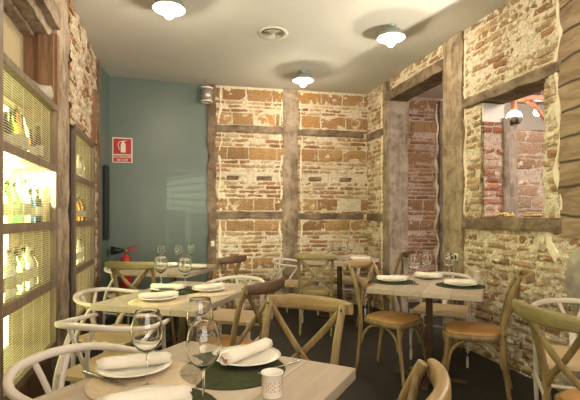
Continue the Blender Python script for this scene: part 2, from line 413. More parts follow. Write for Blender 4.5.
# recess over the near cabinet
mb = MB(); slab(mb, LW, 2.0, 3.6, 2.05, 2.75, -.24, -.20); struct(mb.build('wall_left_recess', 'beige'))
mb = MB(); slab(mb, LW, 1.97, 2.03, 2.0, 2.62, -.22, .02)
slab(mb, LW, 2.03, 2.05, 2.05, 2.60, -.10, .0); struct(mb.build('trim_10', 'brownpanel'))
for i, (d0, d1, z0_, z1_) in enumerate(((-.22, -.12, 2.58, 2.66), (-.11, -.02, 2.60, 2.72), (-.01, .04, 2.66, 2.80))):
    mb = MB(); timber(mb, LW, 2.0, 3.6, z0_, z1_, d0, d1, .02, False, 31+i); struct(mb.build('trim_11', 'post'))
mb = MB(); slab(mb, LW, 3.12, 3.34, 0, 2.6, -.2, .03); struct(mb.build('trim_12', 'frame'))
# right wall
palr = {'s': [PAL, T3c, (.52, .36, .20), (.42, .28, .15), (.36, .23, .13), (.46, .34, .21), (.42, .24, .13)], 'l': [T1c], 'm': [T1c]}
sA0, sA1, sO1, sB1 = .49, .66, 1.90, 2.19
sW0, sW1, sT = 2.43, 3.14, 3.30
masonry('wall_right', RW, [(-.06, sA0, 0, H), (sA1, sO1, 2.95, H), (sB1, sW0, 1.27, 2.335), (sW1, sT, 1.27, 2.335), (sB1, sT, 2.41, H), (sB1, 5.2, 0, 1.165), (sT, 5.2, 1.16, 1.22)],
        rows_r, palr, (.74, .66, .49), .24, 'mas_right', 5, .020, .022)
wallbox('wall_right_near', RW(5.2, 0, 0), RW(8.7, 0, 0), 'plain', .2, 0, H, 1)
mb = MB(); smear(mb, RW, sT-.02, 1.3, 3.06, .05, .02, 3); smear(mb, RW, sT-.06, .95, 1.17, .10, .02, 6); smear(mb, RW, sB1+.03, 1.3, 3.0, .03, .016, 8); smear(mb, RW, sA0-.05, .1, 3.0, .03, .016, 12)
struct(mb.build('trim_13', bpy.data.materials['limewash']))
mb = MB(); timber(mb, RW, sA0, sA1-.08, 0, H, -.24, .02, .012, True, 41); struct(mb.build('trim_14', 'postR'))
mb = MB(); timber(mb, RW, sA1-.09, sA1, 0, 2.86, -.26, .012, .008, True, 43); struct(mb.build('trim_15', 'jamb'))
mb = MB(); timber(mb, RW, sA1-.10, sO1+.02, 2.83, 2.955, -.24, .02, .014, False, 45); struct(mb.build('trim_16', 'beamH'))
mb = MB(); timber(mb, RW, sO1-.02, sB1, 0, H, -.24, .035, .014, True, 47); struct(mb.build('trim_17', 'postR'))
mb = MB(); timber(mb, RW, sB1, sT+.02, 2.335, 2.42, -.24, .03, .014, False, 49); struct(mb.build('trim_18', 'beamH'))
mb = MB(); timber(mb, RW, sB1, sT+.02, 1.165, 1.27, -.24, .035, .012, False, 51); struct(mb.build('trim_19', 'beamH'))
mb = MB(); timber(mb, RW, sT, 5.2, 1.13, H, -.2, .03, .02, True, 53); struct(mb.build('trim_20', 'plankwall'))
for k, (F, s0, s1, z0_, z1_) in enumerate(((RW, 3.32, 4.0, .55, 1.12),)):
    if s1 <= s0: continue
    mb = MB(); n = 18; cx, cz = (s0+s1)/2, (z0_+z1_)/2; pts = [F(cx, cz, .032)]
    for rr, dd in ((.7, .034), (1, .0)):
        for i in range(n):
            an = 2*math.pi*i/n; q = rr*(1+.3*noise.noise((math.cos(an)*2, math.sin(an)*2, k*5)))
            e = .6; ca = math.copysign(abs(math.cos(an))**e, math.cos(an)); sa = math.copysign(abs(math.sin(an))**e, math.sin(an))
            pts.append(F(cx+ca*q*(s1-s0)/2, cz+sa*q*(z1_-z0_)/2, dd+(.02 if k == 2 else 0)))
    fs = [(0, 1+i, 1+(i+1) % n) for i in range(n)]+[(1+i, 1+n+i, 1+n+(i+1) % n, 1+(i+1) % n) for i in range(n)]
    mb.add(pts, fs); struct(mb.build('trim_21', 'cement'))
# beams on the pilaster
for z0_, z1_ in ((1.23, 1.33), (2.40, 2.50)):
    mb = MB(); timber(mb, RW, -.02, sA0, z0_, z1_, -.1, .022, .012, False, 61); struct(mb.build('trim_22', 'beamH'))
# next room
BN = Frame((BW(2.30, 0)[0], BW(2.30, 0)[1]), (.9806, .196), (.196, -.9806))
paln = {'s': [(.40, .21, .11), (.44, .26, .14), (.38, .22, .13), (.48, .33, .21)], 'l': [(.40, .24, .13), (.36, .21, .11)], 'm': [T1c]}
masonry('wall_next_back', BN, [(.03, 1.18, 0, H), (1.18, 4.4, 0, 2.5)], rows_b, paln, (.62, .48, .40), .15, 'mas_next', 23, .012, .03)
wallbox('wall_next_plaster', BN(1.18, 0, -.01), BN(4.5, 0, -.01), 'whitewash', .1, 2.5, H)
wallbox('wall_next_right', BN(4.4, 0, .1), (5.5, -2.2), 'plain'); wallbox('wall_next_front', (2.9, -2.2), (5.7, -2.2), 'plain', side=-1)
wallbox('wall_rear', (-2.4, -2.1), (3.4, -2.1), 'plain', side=-1); wallbox('wall_back_outer', (-2.5, 6.2), (1.0, 7.3), 'plain', .1)
mb = MB(); timber(mb, BN, 1.14, 1.36, 0, H-.05, -.1, .05, .014, True, 71); struct(mb.build('trim_23', 'jamb'))
mb = MB(); smear(mb, BN, 1.09, .1, 3.0, .05, .04, 5); struct(mb.build('trim_24', bpy.data.materials['limewash']))
# brick reveal of the window opening
VF = Frame((RW(sW0, 0)[0], RW(sW0, 0)[1]), (-RW.n.x, -RW.n.y), (RW.u.x, RW.u.y))
palv = {'s': [(.40, .17, .10), (.46, .24, .15), (.36, .16, .11), (.50, .33, .24)], 'l': [T1c], 'm': [T1c]}
masonry('wall_reveal', VF, [(.015, .235, 1.275, 2.16)], rows_r, palv, (.60, .46, .38), .01, 'mas_next', 37, .008, .02, .02)
mb = MB(); slab(mb, VF, .01, .235, 2.16, 2.33, 0, .02); struct(mb.build('trim_26', 'whitewash'))
mb = MB(); timber(mb, VF, .22, .29, 1.27, 2.2, -.05, .04, .008, True, 77); struct(mb.build('trim_27', 'jamb'))
# masonry pier with timber in the next room, seen through the window opening
PF = Frame((2.92, 5.55), (.98, .196), (.196, -.98))
palp = {'s': [(.36, .25, .17), (.40, .28, .19)], 'l': [(.36, .25, .17), (.40, .29, .20), (.33, .22, .15)], 'm': [T1c]}
masonry('wall_pier', PF, [(0, .62, 0, 2.42)], [(.15, 'l'), (.14, 'l'), (.06, 's')], palp, (.52, .42, .34), .3, 'mas_next', 31, .012, .025)
mb = MB(); timber(mb, PF, -.12, .0, 0, 2.5, -.3, .03, .014, True, 73); struct(mb.build('trim_25', 'jamb'))

# ------------------------------------------------------------------ cabinets
def cabinet(s0, s1, label, z0=.30, bmat='backlit', door=True):
    c = thing('display_cabinet', label, 'cabinet', LW((s0+s1)/2, 0, 0))
    inv = c.location.copy()
    class FF:
        n = LW.n; u = LW.u
        def __call__(s, a, z, d=0): return LW(a, z, d)-inv
    F = FF()
    st = .055
    mb = MB()
    for a in (s0, s1-st): slab(mb, F, a, a+st, 0, 2.09, -.05, .02)
    slab(mb, F, s0, s1, 2.045, 2.09, -.05, .025); mb.build('frame', 'frame', c, .003)
    mb = MB(); slab(mb, F, s0, s0+.02, 0, 2.08, -.30, -.05); slab(mb, F, s1-.02, s1, 0, 2.08, -.30, -.05); slab(mb, F, s0, s1, 2.06, 2.08, -.3, -.05); mb.build('carcass', 'frame', c)
    mb = MB(); slab(mb, F, s0+.02, s1-.02, .34, 2.06, -.31, -.295); mb.build('back_panel', bmat, c)
    for z in (1.63, 1.215, .795, .345):
        mb = MB(); slab(mb, F, s0+.02, s1-.02, z-.016, z+.016, -.295, .0); slab(mb, F, s0+st, s1-st, z-.026, z+.028, -.012, .015); mb.build('shelf', 'frame', c)
    mb = MB(); slab(mb, F, s0+st, s1-st, .0, .33, -.04, -.01); mb.build('plinth_panel', 'brownpanel', c)
    for k in ((.17, .30, .78) if bmat == 'backlit' else ()):
        mb = MB(); pz = F(s1-k*(s1-s0), 1.612, -.2); mb.lathe([(.001, -.012), (.02, -.012), (.022, 0), (.001, 0)], 14, pz); mb.build('spot_light', 'ledspot', c)
        ld = bpy.data.lights.new('cabinet_spot', 'POINT'); ld.energy = (11, 11, 9)[[.17, .30, .78].index(k)]; ld.color = (.92, 1, .55); ld.shadow_soft_size = .004
        lo = bpy.data.objects.new('cabinet_spot', ld); C.objects.link(lo); lo.location = inv+pz-Vector((0, 0, .03))
    mb = MB(); slab(mb, F, s0+st, s1-st, .0, .33, -.04, -.01); mb.build('plinth_panel', 'brownpanel', c)
    for k in ((.42, .55) if bmat == 'backlit' else ()):
        mb = MB(); pz = F(s1-k*(s1-s0)*.5, 1.612, -.12); mb.lathe([(.001, -.012), (.02, -.012), (.022, 0), (.001, 0)], 14, pz); mb.build('spot_light', 'ledspot', c)
        ld = bpy.data.lights.new('cabinet_spot', 'POINT'); ld.energy = 9; ld.color = (.9, 1, .5); ld.shadow_soft_size = .006
        lo = bpy.data.objects.new('cabinet_spot', ld); C.objects.link(lo); lo.location = inv+pz-Vector((0, 0, .03))
    if bmat == 'backlit':
        ld = bpy.data.lights.new('cabinet_beam', 'SPOT'); ld.energy = 130; ld.color = (.92, 1, .7); ld.spot_size = R(34); ld.spot_blend = .3; ld.shadow_soft_size = .003
        lo = bpy.data.objects.new('cabinet_beam', ld); C.objects.link(lo); lo.location = LW(s0+.78, 1.55, -.2)
        lo.rotation_euler = (Vector((-1.55, 5.78, 1.0))-lo.location).to_track_quat('-Z', 'Y').to_euler()
    mb = MB(); z = .37
    while z < 2.04:
        slab(mb, F, s0+st, s1-st, z, z+.0030, -.023, -.020); z += .0145
    a = s0+st
    while a < s1-st:
        slab(mb, F, a, a+.003, .36, 2.045, -.026, -.0245); a += .19
    mb.build('wire_mesh', 'wire', c)
    return c
cabinet(sL(3.17), sL(2.07), 'backlit bottle cabinet with a wire mesh front at the left edge, nearer the camera')
cabinet(sL(4.75), sL(3.74), 'backlit bottle cabinet with a wire mesh front between the pale post and the teal wall', bmat='backlit2')
def bottle_proto(kind, h=.27, r=.034, cap='cap'):
    b = thing('bottle', kind, 'bottle')
    m = MB(); m.lathe([(.001, 0), (r*.95, 0), (r, .008), (r, h*.55), (r*.9, h*.62), (r*.38, h*.74), (r*.34, h*.93), (.001, h*.93)], 16); gb = m.build('glass_body', BOT[kind], b)
    m = MB(); m.lathe([(.001, h*.93), (r*.4, h*.93), (r*.4, h), (.001, h)], 12); m.build('cap', cap, gb)
    m = MB(); m.lathe([(r*1.012, h*.2), (r*1.02, h*.21), (r*1.02, h*.44), (r*1.012, h*.45)], 16); m.build('label', 'label', gb)
    return b
protos = {}
SH = {1.646: 'top', 1.231: 'middle', .811: 'lower'}
plan = [('near', sL(3.17), sL(2.07), {1.646: ['brown', 'dark', 'amber', 'clear', 'brown', 'lime', 'dark', 'amber', 'green', 'amber'],
                                        1.231: ['dark', 'blue', 'white', 'clear', 'white', 'green', 'green', 'clear', 'lime', 'green'],
                                        .811: ['clear', 'white', 'clear', 'clear', 'white', 'clear', 'clear']}),
        ('far', sL(4.75), sL(3.74), {1.646: ['clear', 'white', 'clear', 'clear'], 1.231: ['dark', 'amber', 'amber', 'brown', 'clear', 'dark', 'brown'], .811: ['clear', 'white', 'clear', 'clear', 'white']})]
adj = {'green': 'bright green', 'clear': 'clear', 'amber': 'amber', 'blue': 'blue', 'brown': 'brown', 'white': 'frosted white', 'lime': 'yellow-green', 'dark': 'dark'}
ordn = ['', 'second ', 'third ', 'fourth ', 'fifth ', 'sixth ']
for which, a0, a1, sh in plan:
    for z, cols in sh.items():
        n = len(cols); seen = {}
        for i, k in reversed(list(enumerate(cols))):   # left to right as the camera sees them
            seen[k] = seen.get(k, 0)+1
            s = a0+.09+(a1-a0-.18)*(i+.5)/n; p = LW(s, z, -.085+random.uniform(-.02, .015))
            tot = cols.count(k)
            lab = '%s bottle, %s shelf of the %s cabinet' % (adj[k], SH[z], 'near' if which == 'near' else 'far')
            if tot > 1: lab += ', ' + ('leftmost of its colour' if seen[k] == 1 else ordn[seen[k]-1]+'of its colour from left')
            g = 'bottles in the %s cabinet' % which
            if k not in protos:
                o = protos[k] = bottle_proto(k, .27+random.uniform(-.02, .04)); o.location = p; o['label'] = lab; o['group'] = g
            else: o = dup(protos[k], p, random.random()*6, lab, g)
            o.scale = (1, 1, random.uniform(.88, 1.1)) 
mb = MB()
rub = MB(); rub.ball((0, 0, .06), .10, 12, .7)
for i, p in enumerate(rub.v): 
    q = Vector(p); q *= 1+.35*noise.noise(q*16); rub.v[i] = tuple(q)
o = rub.build('mortar_rubble', 'cement'); o.location = LW(2.14, 2.08, -.08); tag(o, 'lump of broken grey mortar lying on top of the near cabinet', 'rubble')

# ------------------------------------------------------------------ ceiling lamps
def lamp(x, y, label):
    t = thing('ceiling_lamp', label, 'lamp', (x, y, H), 0, 'enamel ceiling lamps')
    m = MB(); m.lathe([(.001, 0), (.05, 0), (.05, -.010), (.042, -.013), (.042, -.034), (.05, -.037), (.05, -.045), (.001, -.045)], 24); m.build('mount', 'enamel', t)
    m = MB(); m.lathe([(.045, -.042), (.078, -.054), (.108, -.076), (.126, -.108), (.129, -.122), (.133, -.122), (.130, -.106), (.111, -.071), (.081, -.049), (.045, -.037)], 32, closed=True); m.build('shade', 'enamel', t)
    m = MB(); m.lathe([(.040, -.046), (.076, -.058), (.106, -.080), (.124, -.110), (.1275, -.1215)], 32); m.build('reflector', 'enamelw', t)
    m = MB(); m.lathe([(.001, -.046), (.02, -.046), (.02, -.12), (.018, -.13), (.001, -.13)], 16); sk = m.build('bulb_socket', 'enamelw', t)
    m = MB(); m.ball((0, 0, -.164), .036, 16); m.build('bulb', 'bulb', sk)
    return t
l0 = lamp(-.99, 3.52, 'grey enamel ceiling lamp at the top left, nearest the cabinets')
dup(l0, (.96, 4.09, H), 0, 'grey enamel ceiling lamp at the right, near the doorway wall')
dup(l0, (.162, 5.35, H), 0, 'grey enamel ceiling lamp hanging closest to the back brick wall')
dup(l0, (.1, .55, H), 0, 'grey enamel ceiling lamp above the nearest table, out of the frame')
t = thing('ceiling_vent', 'round slotted air vent in the plaster ceiling', 'vent', (-.168, 4.25, H))
m = MB(); m.lathe([(.11, -.004), (.125, -.012), (.145, -.010), (.150, -.001)], 36); m.build('rim', 'vent', t)
for r in (.108, .086, .064, .042):
    m = MB(); m.lathe([(r-.016, -.006), (r, -.022), (r+.002, -.021), (r-.014, -.005)], 36, closed=True); m.build('ring', 'vent', t)
m = MB(); m.lathe([(.001, -.022), (.014, -.020), (.018, -.006)], 20); m.build('centre_disc', 'vent', t)
m = MB(); m.lathe([(.001, -.001), (.125, -.001)], 30); m.build('duct_opening', 'gap_shade', t)  # flat black disc, shade inside the duct is painted on
# sconce body on the right wall just outside the frame
sp = Vector((2.06, 2.37, 1.7)); t = thing('wall_sconce', 'small half-round wall sconce beside the cracked timber', 'lamp', sp)
m = MB(); m.box((.09, .02, 0), (.05, .12, .16), .2); m.build('back_plate', 'alu', t, .004)
m = MB(); m.lathe([(.001, -.035), (.085, -.035), (.11, -.030), (.112, -.026), (.085, -.030), (.001, -.030)], 28, (-.08, 0, 0)); m.build('cup', 'alu', t)  # unseen cup added to block the sconce's downward light
m = MB(); m.tube([(-.08, 0, -.035), (-.03, .01, -.07), (.08, .02, -.05)], .008, 8); m.build('arm', 'alu', t)

# wall light drum, switch, sockets, sign, extinguisher
q = BW(-.045, 2.93, .10); t = thing('drum_wall_light', 'short brushed metal drum light at the top corner of the teal wall', 'lamp', q)
m = MB(); m.lathe([(.001, -.085), (.072, -.085), (.072, .085), (.001, .085)], 28); m.build('drum', 'alu', t)
for z in (-.09, .09):
    m = MB(); m.lathe([(.055, z-.008), (.080, z-.008), (.082, z+.008), (.055, z+.008)], 28, closed=True); m.build('end_ring', 'signwhite', t)
m = MB(); m.box((.0, .07, 0), (.03, .06, .04)); m.build('bracket', 'alu', t)
t = thing('light_switch', 'small white switch box on the dark corner timber', 'switch', BW(.035, .92, .045), math.atan2(.196, .9806))
m = MB(); m.box((0, 0, 0), (.05, .02, .075)); m.build('plate', 'signwhite', t, .003); m = MB(); m.box((0, -.012, 0), (.02, .01, .03)); m.build('rocker', 'signwhite', t)
for k, (s_, wd, lb) in enumerate(((1.975, .06, 'single white wall socket low on the tan post'), (2.10, .12, 'double white wall socket with a black plug on the tan post'))):
    rz = math.atan2(RW.u.y, RW.u.x)
    t = thing('wall_socket', lb, 'socket', RW(s_, .885, .05), rz)
    m = MB(); m.box((0, 0, 0), (wd, .014, .07)); m.build('plate', 'signwhite', t, .003)
    for j in ((-.03, .03) if k else (0,)):
        m = MB(); m.lathe([(.001, 0), (.016, 0), (.018, .004), (.02, .0)], 14, (j, -.008, 0), Matrix.Rotation(R(90), 3, 'X')); m.build('outlet', 'black', t)
    if k:
        m = MB(); m.box((.03, -.03, -.005), (.035, .045, .035)); m.build('plug', 'black', t, .004)
        m = MB(); m.tube([(.03, -.045, -.01), (.02, -.05, -.08), (.03, -.02, -.3), (.03, -.0, -.8)], .005, 8); m.build('plug_cable', 'black', t)
# sign
u_t = (p_c-p_b).normalized(); n_t = Vector((u_t.y, -u_t.x, 0)); rz_t = math.atan2(u_t.y, u_t.x)
def tealpt(upx):
    k = (upx-290)/430
    a = (k*p_b.y-p_b.x)/(u_t.x-k*u_t.y); return p_b+u_t*a
sc = tealpt(122.5); t = thing('fire_extinguisher_sign', 'red sign with a white extinguisher symbol and the words EXTINTOR DE CO2', 'sign', sc+n_t*.012+Vector((0, 0, 2.15)), rz_t)
m = MB(); m.box((0, 0, 0), (.245, .008, .325)); m.build('backing', 'signwhite', t)
m = MB(); m.box((0, -.005, .048), (.218, .004, .20)); m.build('pictogram_panel', 'redsign', t)
m = MB(); m.box((0, -.005, -.108), (.218, .004, .088)); m.build('text_panel', 'redsign', t)
m = MB(); m.prism([(-.03, -.075), (.03, -.075), (.03, .03), (.018, .05), (-.018, .05), (-.03, .03)], -.0015, .0015)
m.prism([(-.012, .05), (.012, .05), (.012, .065), (-.012, .065)], -.0015, .0015); m.prism([(-.02, .062), (.04, .075), (.04, .083), (-.02, .072)], -.0015, .0015)
pts = [(-.012, .068), (-.045, .062), (-.062, .03), (-.052, -.02), (-.045, -.045)]
for a, b_ in zip(pts, pts[1:]):
    d = Vector((b_[0]-a[0], b_[1]-a[1])); nn = Vector((-d.y, d.x)).normalized()*.004
    m.prism([(a[0]-nn.x, a[1]-nn.y), (b_[0]-nn.x, b_[1]-nn.y), (b_[0]+nn.x, b_[1]+nn.y), (a[0]+nn.x, a[1]+nn.y)], -.0015, .0015)
o = m.build('extinguisher_symbol', 'signwhite', t); o.rotation_euler = (R(90), 0, 0); o.location = (.01, -.0085, .045)
def text(body, size, loc, parent, m, width=None):
    cu = bpy.data.curves.new('lettering', 'FONT'); cu.body = body; cu.size = size; cu.align_x = 'CENTER'; cu.align_y = 'CENTER'; cu.extrude = .0008; cu.offset = .0006
    o = bpy.data.objects.new('lettering', cu); C.objects.link(o); cu.materials.append(M[m])
    me = bpy.data.meshes.new_from_object(o.evaluated_get(bpy.context.evaluated_depsgraph_get())); bpy.data.objects.remove(o)
    o = bpy.data.objects.new('lettering', me); C.objects.link(o); me.materials.clear(); me.materials.append(M[m])
    o.parent = parent; o.location = loc; o.rotation_euler = (R(90), 0, 0); return o
text('EXTINTOR', .043, (0, -.0082, -.088), t, 'signwhite'); text('DE CO2', .038, (0, -.0082, -.128), t, 'signwhite')
# black panel on the teal return wall
ur = (Vector((-2.33, 5.55, 0))-Vector((-2.262, 5.09, 0))).normalized()
o = MB(); o.box((0, 0, 0), (.16, .03, .92)); o = o.build('wall_speaker_panel', 'black', None, .004)
o.location = Vector((-2.262, 5.09, 0))+ur*.24+Vector((.025, 0, 1.46)); o.rotation_euler = (0, 0, math.atan2(ur.y, ur.x))
tag(o, 'tall narrow black panel on the teal side wall beside the dark post', 'panel')
# extinguisher
p = tealpt(127)+n_t*.13; t = thing('fire_extinguisher', 'red fire extinguisher with a black horn hung on the teal wall', 'fire extinguisher', (p.x, p.y, .285), rz_t)
m = MB(); m.lathe([(.001, 0), (.062, 0), (.066, .02), (.066, .42), (.058, .47), (.03, .50), (.018, .52), (.018, .54), (.001, .54)], 24); m.build('cylinder', 'red', t)
m = MB(); m.lathe([(.001, .535), (.022, .535), (.022, .585), (.001, .585)], 14); m.build('valve', 'cap', t)
m = MB(); m.tube([(0, 0, .58), (.06, 0, .61), (.13, 0, .635)], .008, 8, 3); m.tube([(0, 0, .57), (.07, 0, .575), (.13, 0, .55)], .007, 8, 3); m.build('lever', 'red', t)
m = MB(); m.lathe([(.001, 0), (.018, 0), (.035, .06), (.055, .15), (.001, .145)], 20, (-.03, 0, .575), Matrix.Rotation(R(-92), 3, 'Y')); m.build('discharge_horn', 'black', t)
m = MB(); m.box((0, .09, .35), (.05, .06, .04)); m.build('wall_bracket', 'black', t)

# next-room lamp
t = thing('orange_pipe_lamp', 'orange pipe lamp with a half-silvered globe seen through the window opening', 'lamp', (2.72, 5.0, H))
m = MB(); m.box((.06, 0, -.44), (.44, .10, .05)); m.tube([(.2, 0, 0), (.2, 0, -.44)], .012, 8, 1); m.tube([(-.05, 0, 0), (-.05, 0, -.44)], .012, 8, 1); m.build('beam_bracket', 'orange', t, .005)
m = MB(); m.tube([(-.115, 0, -.42), (-.115, 0, -.59)], .032, 12); m.tube([(.02, 0, -.46), (.16, .05, -.52), (.3, .1, -.66)], .024, 12); m.build('pipe', 'orange', t)
m = MB(); m.ball((-.115, 0, -.665), .085, 20); m.build('globe', 'globe', t)
m = MB(); m.lathe([(.087, -.665), (.085, -.70), (.064, -.735), (.03, -.752), (.001, -.757)], 20, (-.115, 0, 0)); m.build('silver_cap', 'silver', t)
o = MB(); o.ball((0, 0, 0), .045, 16); o = o.build('globe_bulb', 'globe'); o.location = (3.02, 5.25, 2.56); tag(o, 'small bright bulb right of the orange pipe lamp beyond the opening', 'lamp')
m = MB(); m.tube([(3.02, 5.25, 2.60), (3.02, 5.25, H)], .004, 6, 1); c_ = m.build('lamp_cord', 'black', o); c_.matrix_parent_inverse = Matrix.Translation(-o.location)
# gilt cones on the sill
g0 = None
rz = math.atan2(RW.u.y, RW.u.x)
for k, (s_, lb) in enumerate(((2.66, 'heap of small gilt cones at the left of the window sill'), (2.98, 'flat heap of small gilt cones at the right of the window sill'))):
    m = MB(); rr = random.Random(k)
    for i in range(26 if k == 0 else 18):
        a = rr.uniform(-.085, .085); d = rr.uniform(-.04, .04); m.ball((a, d, .014+(.02*rr.random() if abs(a) < .06 and k == 0 else 0)), rr.uniform(.012, .018), 8, .8)
    o = m.build('gilt_cones', 'gold'); o.location = RW(s_, 1.275, -.05); o.rotation_euler = (0, 0, rz); tag(o, lb, 'ornament'); o['kind'] = 'stuff'

# ------------------------------------------------------------------ tables
def table(name_label, LF, wdt, dep, rz, feet='brown', th=.04):
    ux = Vector((math.cos(rz), math.sin(rz), 0)); uy = Vector((-math.sin(rz), math.cos(rz), 0))
    c = Vector((*LF, 0))+ux*wdt/2+uy*dep/2
    t = thing('bistro_table', name_label, 'table', c, rz, 'limed wood bistro tables')
    m = MB(); m.box((0, 0, .75-th/2), (wdt, dep, th)); m.build('tabletop', 'table', t, .004)
    m = MB(); m.box((0, 0, .365), (.05, .05, .69)); m.build('pedestal', 'steel', t, .003)
    m = MB(); m.box((0, 0, .701), (.34, .34, .014)); m.build('mounting_plate', 'steel', t)
    for a in (0, 90):
        m = MB(); m.box((0, 0, .012), (.56, .05, .024), R(a+45 if dep > .7 and wdt < .75 else a)); m.build('base_bar', 'steel', t, .003)
    return t, c, ux, uy
A27, A16 = R(-27), R(-16)
L5 = Vector((-.439, 1.833)); ux5 = Vector((math.cos(A27), math.sin(A27))); uy5 = Vector((-math.sin(A27), math.cos(A27)))
T5 = table('pale limed table in the foreground set with two green mats and a tea light', tuple(L5-uy5*1.25), .75, 1.25, A27)
T4 = table('square pale limed table at the right set with two green mats', (.564, 3.194), .79, .86, R(-25.5))
T2 = table('long pale table in the middle left in the yellow cabinet light', (-1.209, 2.6), .70, 1.0, A16)
T1 = table('table in front of the teal wall with three wine glasses', (-1.72, 4.22), .78, .85, A16)
T3 = table('small table against the back brick wall with four wine glasses', (.084, 5.22), .8, .8, A27)
for c_ in T3[0].children: 
    pass

# ------------------------------------------------------------------ cross-back chair
def make_cross():
    t = thing('cross_back_chair', '', 'chair', (0, 0, 0), 0, 'cross-back wooden chairs')
    for s in (-1, 1):
        m = MB(); m.tube([(s*.168, -.245, 0), (s*.166, -.215, .18), (s*.168, -.192, .44), (s*.174, -.205, .58), (s*.180, -.245, .74), (s*.184, -.285, .84), (s*.186, -.306, .882)],
                         [.0135, .016, .0185, .018, .0175, .017, .016], 12); rpo = m.build('rear_post', 'cwood', t)
        m = MB(); m.ball((s*.185, -.275, .862), .006, 8); m.build('screw', 'steel', rpo)
    for s in (-1, 1):
        m = MB(); m.tube([(s*.205, .215, 0), (s*.192, .195, .15), (s*.180, .170, .30), (s*.178, .160, .435)], [.0125, .015, .0175, .02], 12); m.build('front_leg', 'cwood', t)
    rp = [(x, -.322-.055*(1-(x/.218)**2)+.0, .862) for x in (-.218, -.17, -.11, -.05, 0, .05, .11, .17, .218)]
    m = MB(); m.tube(rp, [.020, .0245, .0265, .0275, .0275, .0275, .0265, .0245, .020], 14, 4, (.66, 1.28)); m.build('top_rail', 'cwoodx', t, 0)
    for s in (-1, 1):
        m = MB(); m.tube([(s*.170, -.293, .845), (s*.09, -.283+s*.006, .75), (0, -.262+s*.009, .655), (-s*.09, -.232+s*.006, .575), (-s*.162, -.195, .50)], .0135, 10, 5, (.62, 1.15)); xs = m.build('cross_strut', 'cwood', t)
    # seat: rounded trapezoid
    def outline(k, n=40):
        pts = []
        for i in range(n):
            an = 2*math.pi*i/n; ca, sa = math.cos(an), math.sin(an); e = .55
            x = math.copysign(abs(ca)**e, ca); y = math.copysign(abs(sa)**e, sa)
            pts.append((x*(.205+.022*y)*k, .0+y*.205*k))
        return pts
    def loft(layers):
        m = MB(); n = 40; vs = []
        for k, z in layers: vs += [(x, y, z) for x, y in outline(k)]
        fs = [(i*n+j, i*n+(j+1) % n, (i+1)*n+(j+1) % n, (i+1)*n+j) for i in range(len(layers)-1) for j in range(n)]
        m.add(vs, fs, True); m.add(vs[:n], [tuple(range(n))[::-1]]); m.add(vs[-n:], [tuple(range(n))]); return m
    loft([(.96, .415), (1, .420), (1, .446), (.97, .452)]).build('seat_frame', 'cwood', t)
    loft([(.90, .450), (.91, .459), (.86, .468), (.6, .474), (.2, .475)]).build('seat_cushion', 'cseat', t)
    m = MB(); m.tube([(-.186, .178, .24), (-.165, .165, .33), (-.10, .155, .392), (0, .152, .408), (.10, .155, .392), (.165, .165, .33), (.186, .178, .24)], .011, 8); m.build('hoop_brace', 'cwood', t)
    for s in (-1, 1):
        m = MB(); m.tube([(s*.180, .155, .24), (s*.170, .13, .33), (s*.165, .06, .395), (s*.163, -.02, .408), (s*.160, -.10, .395), (s*.160, -.165, .33), (s*.163, -.195, .24)], .011, 8); m.build('hoop_brace', 'cwood', t)
    m = MB(); m.ball((0, -.243, .655), .006, 8); m.build('screw', 'steel', xs)
    return t
def facing(f): return math.atan2(-f[0], f[1])
X27 = (.891, -.454); Y27 = (.454, .891); X16 = (.961, -.276); Y16 = (.276, .961)
neg = lambda v: (-v[0], -v[1])
cross = [
 ((-.066, 1.735), neg(Y27), 'oak cross-back chair facing the camera across the near table', None, None),
 ((.84, 3.53), (.72, -.69), 'cross-back chair with a tan seat on the left side of the right-hand table', None, None),
 ((1.35, 3.165), (-.89, .45), 'cross-back chair with a tan seat tucked under the right side of the right-hand table', None, None),
 ((1.41, 1.86), (.99, .14), 'cross-back chair with a thick rail, cut by the right edge of the photo', 'coak_olive_lit', None),
 ((-.433, 2.757), neg(X27), 'cross-back chair with a dark rail at the right of the yellow-lit middle table', 'cdark', None),
 ((-.846, 4.42), (-.87, .49), 'cross-back chair with a dark rail at the right of the table by the teal wall', 'cdark', None),
 ((-1.36, 4.06), (.1, .99), 'yellow-lit cross-back chair before the teal wall, back turned to the camera', 'coak_olive_lit', None),
 ((.30, 4.88), (.1, .995), 'olive-lit cross-back chair in the centre, back turned, at the back wall table', 'coak_olive_lit', 'olive'),
 ((1.07, 5.12), neg(X27), 'cross-back chair with a dark rail seen edge-on before the doorway', 'cdark', None),
 ((.0, 1.125), neg(X27), 'cross-back chair at the bottom edge with only its curved rail and post top showing', None, None),
]
first = make_cross()
for i, (xy, f, lab, rail, body) in enumerate(cross):
    if i == 0: o = first; o.location = (*xy, 0); o.rotation_euler = (0, 0, facing(f)); o['label'] = lab
    else: o = dup(first, (*xy, 0), facing(f), lab)
    if rail: remat(o, 'top_rail', rail)
    if body:
        for pn in ('rear_post', 'cross_strut', 'seat_frame', 'seat_cushion'): remat(o, pn, 'coak_olive_lit')

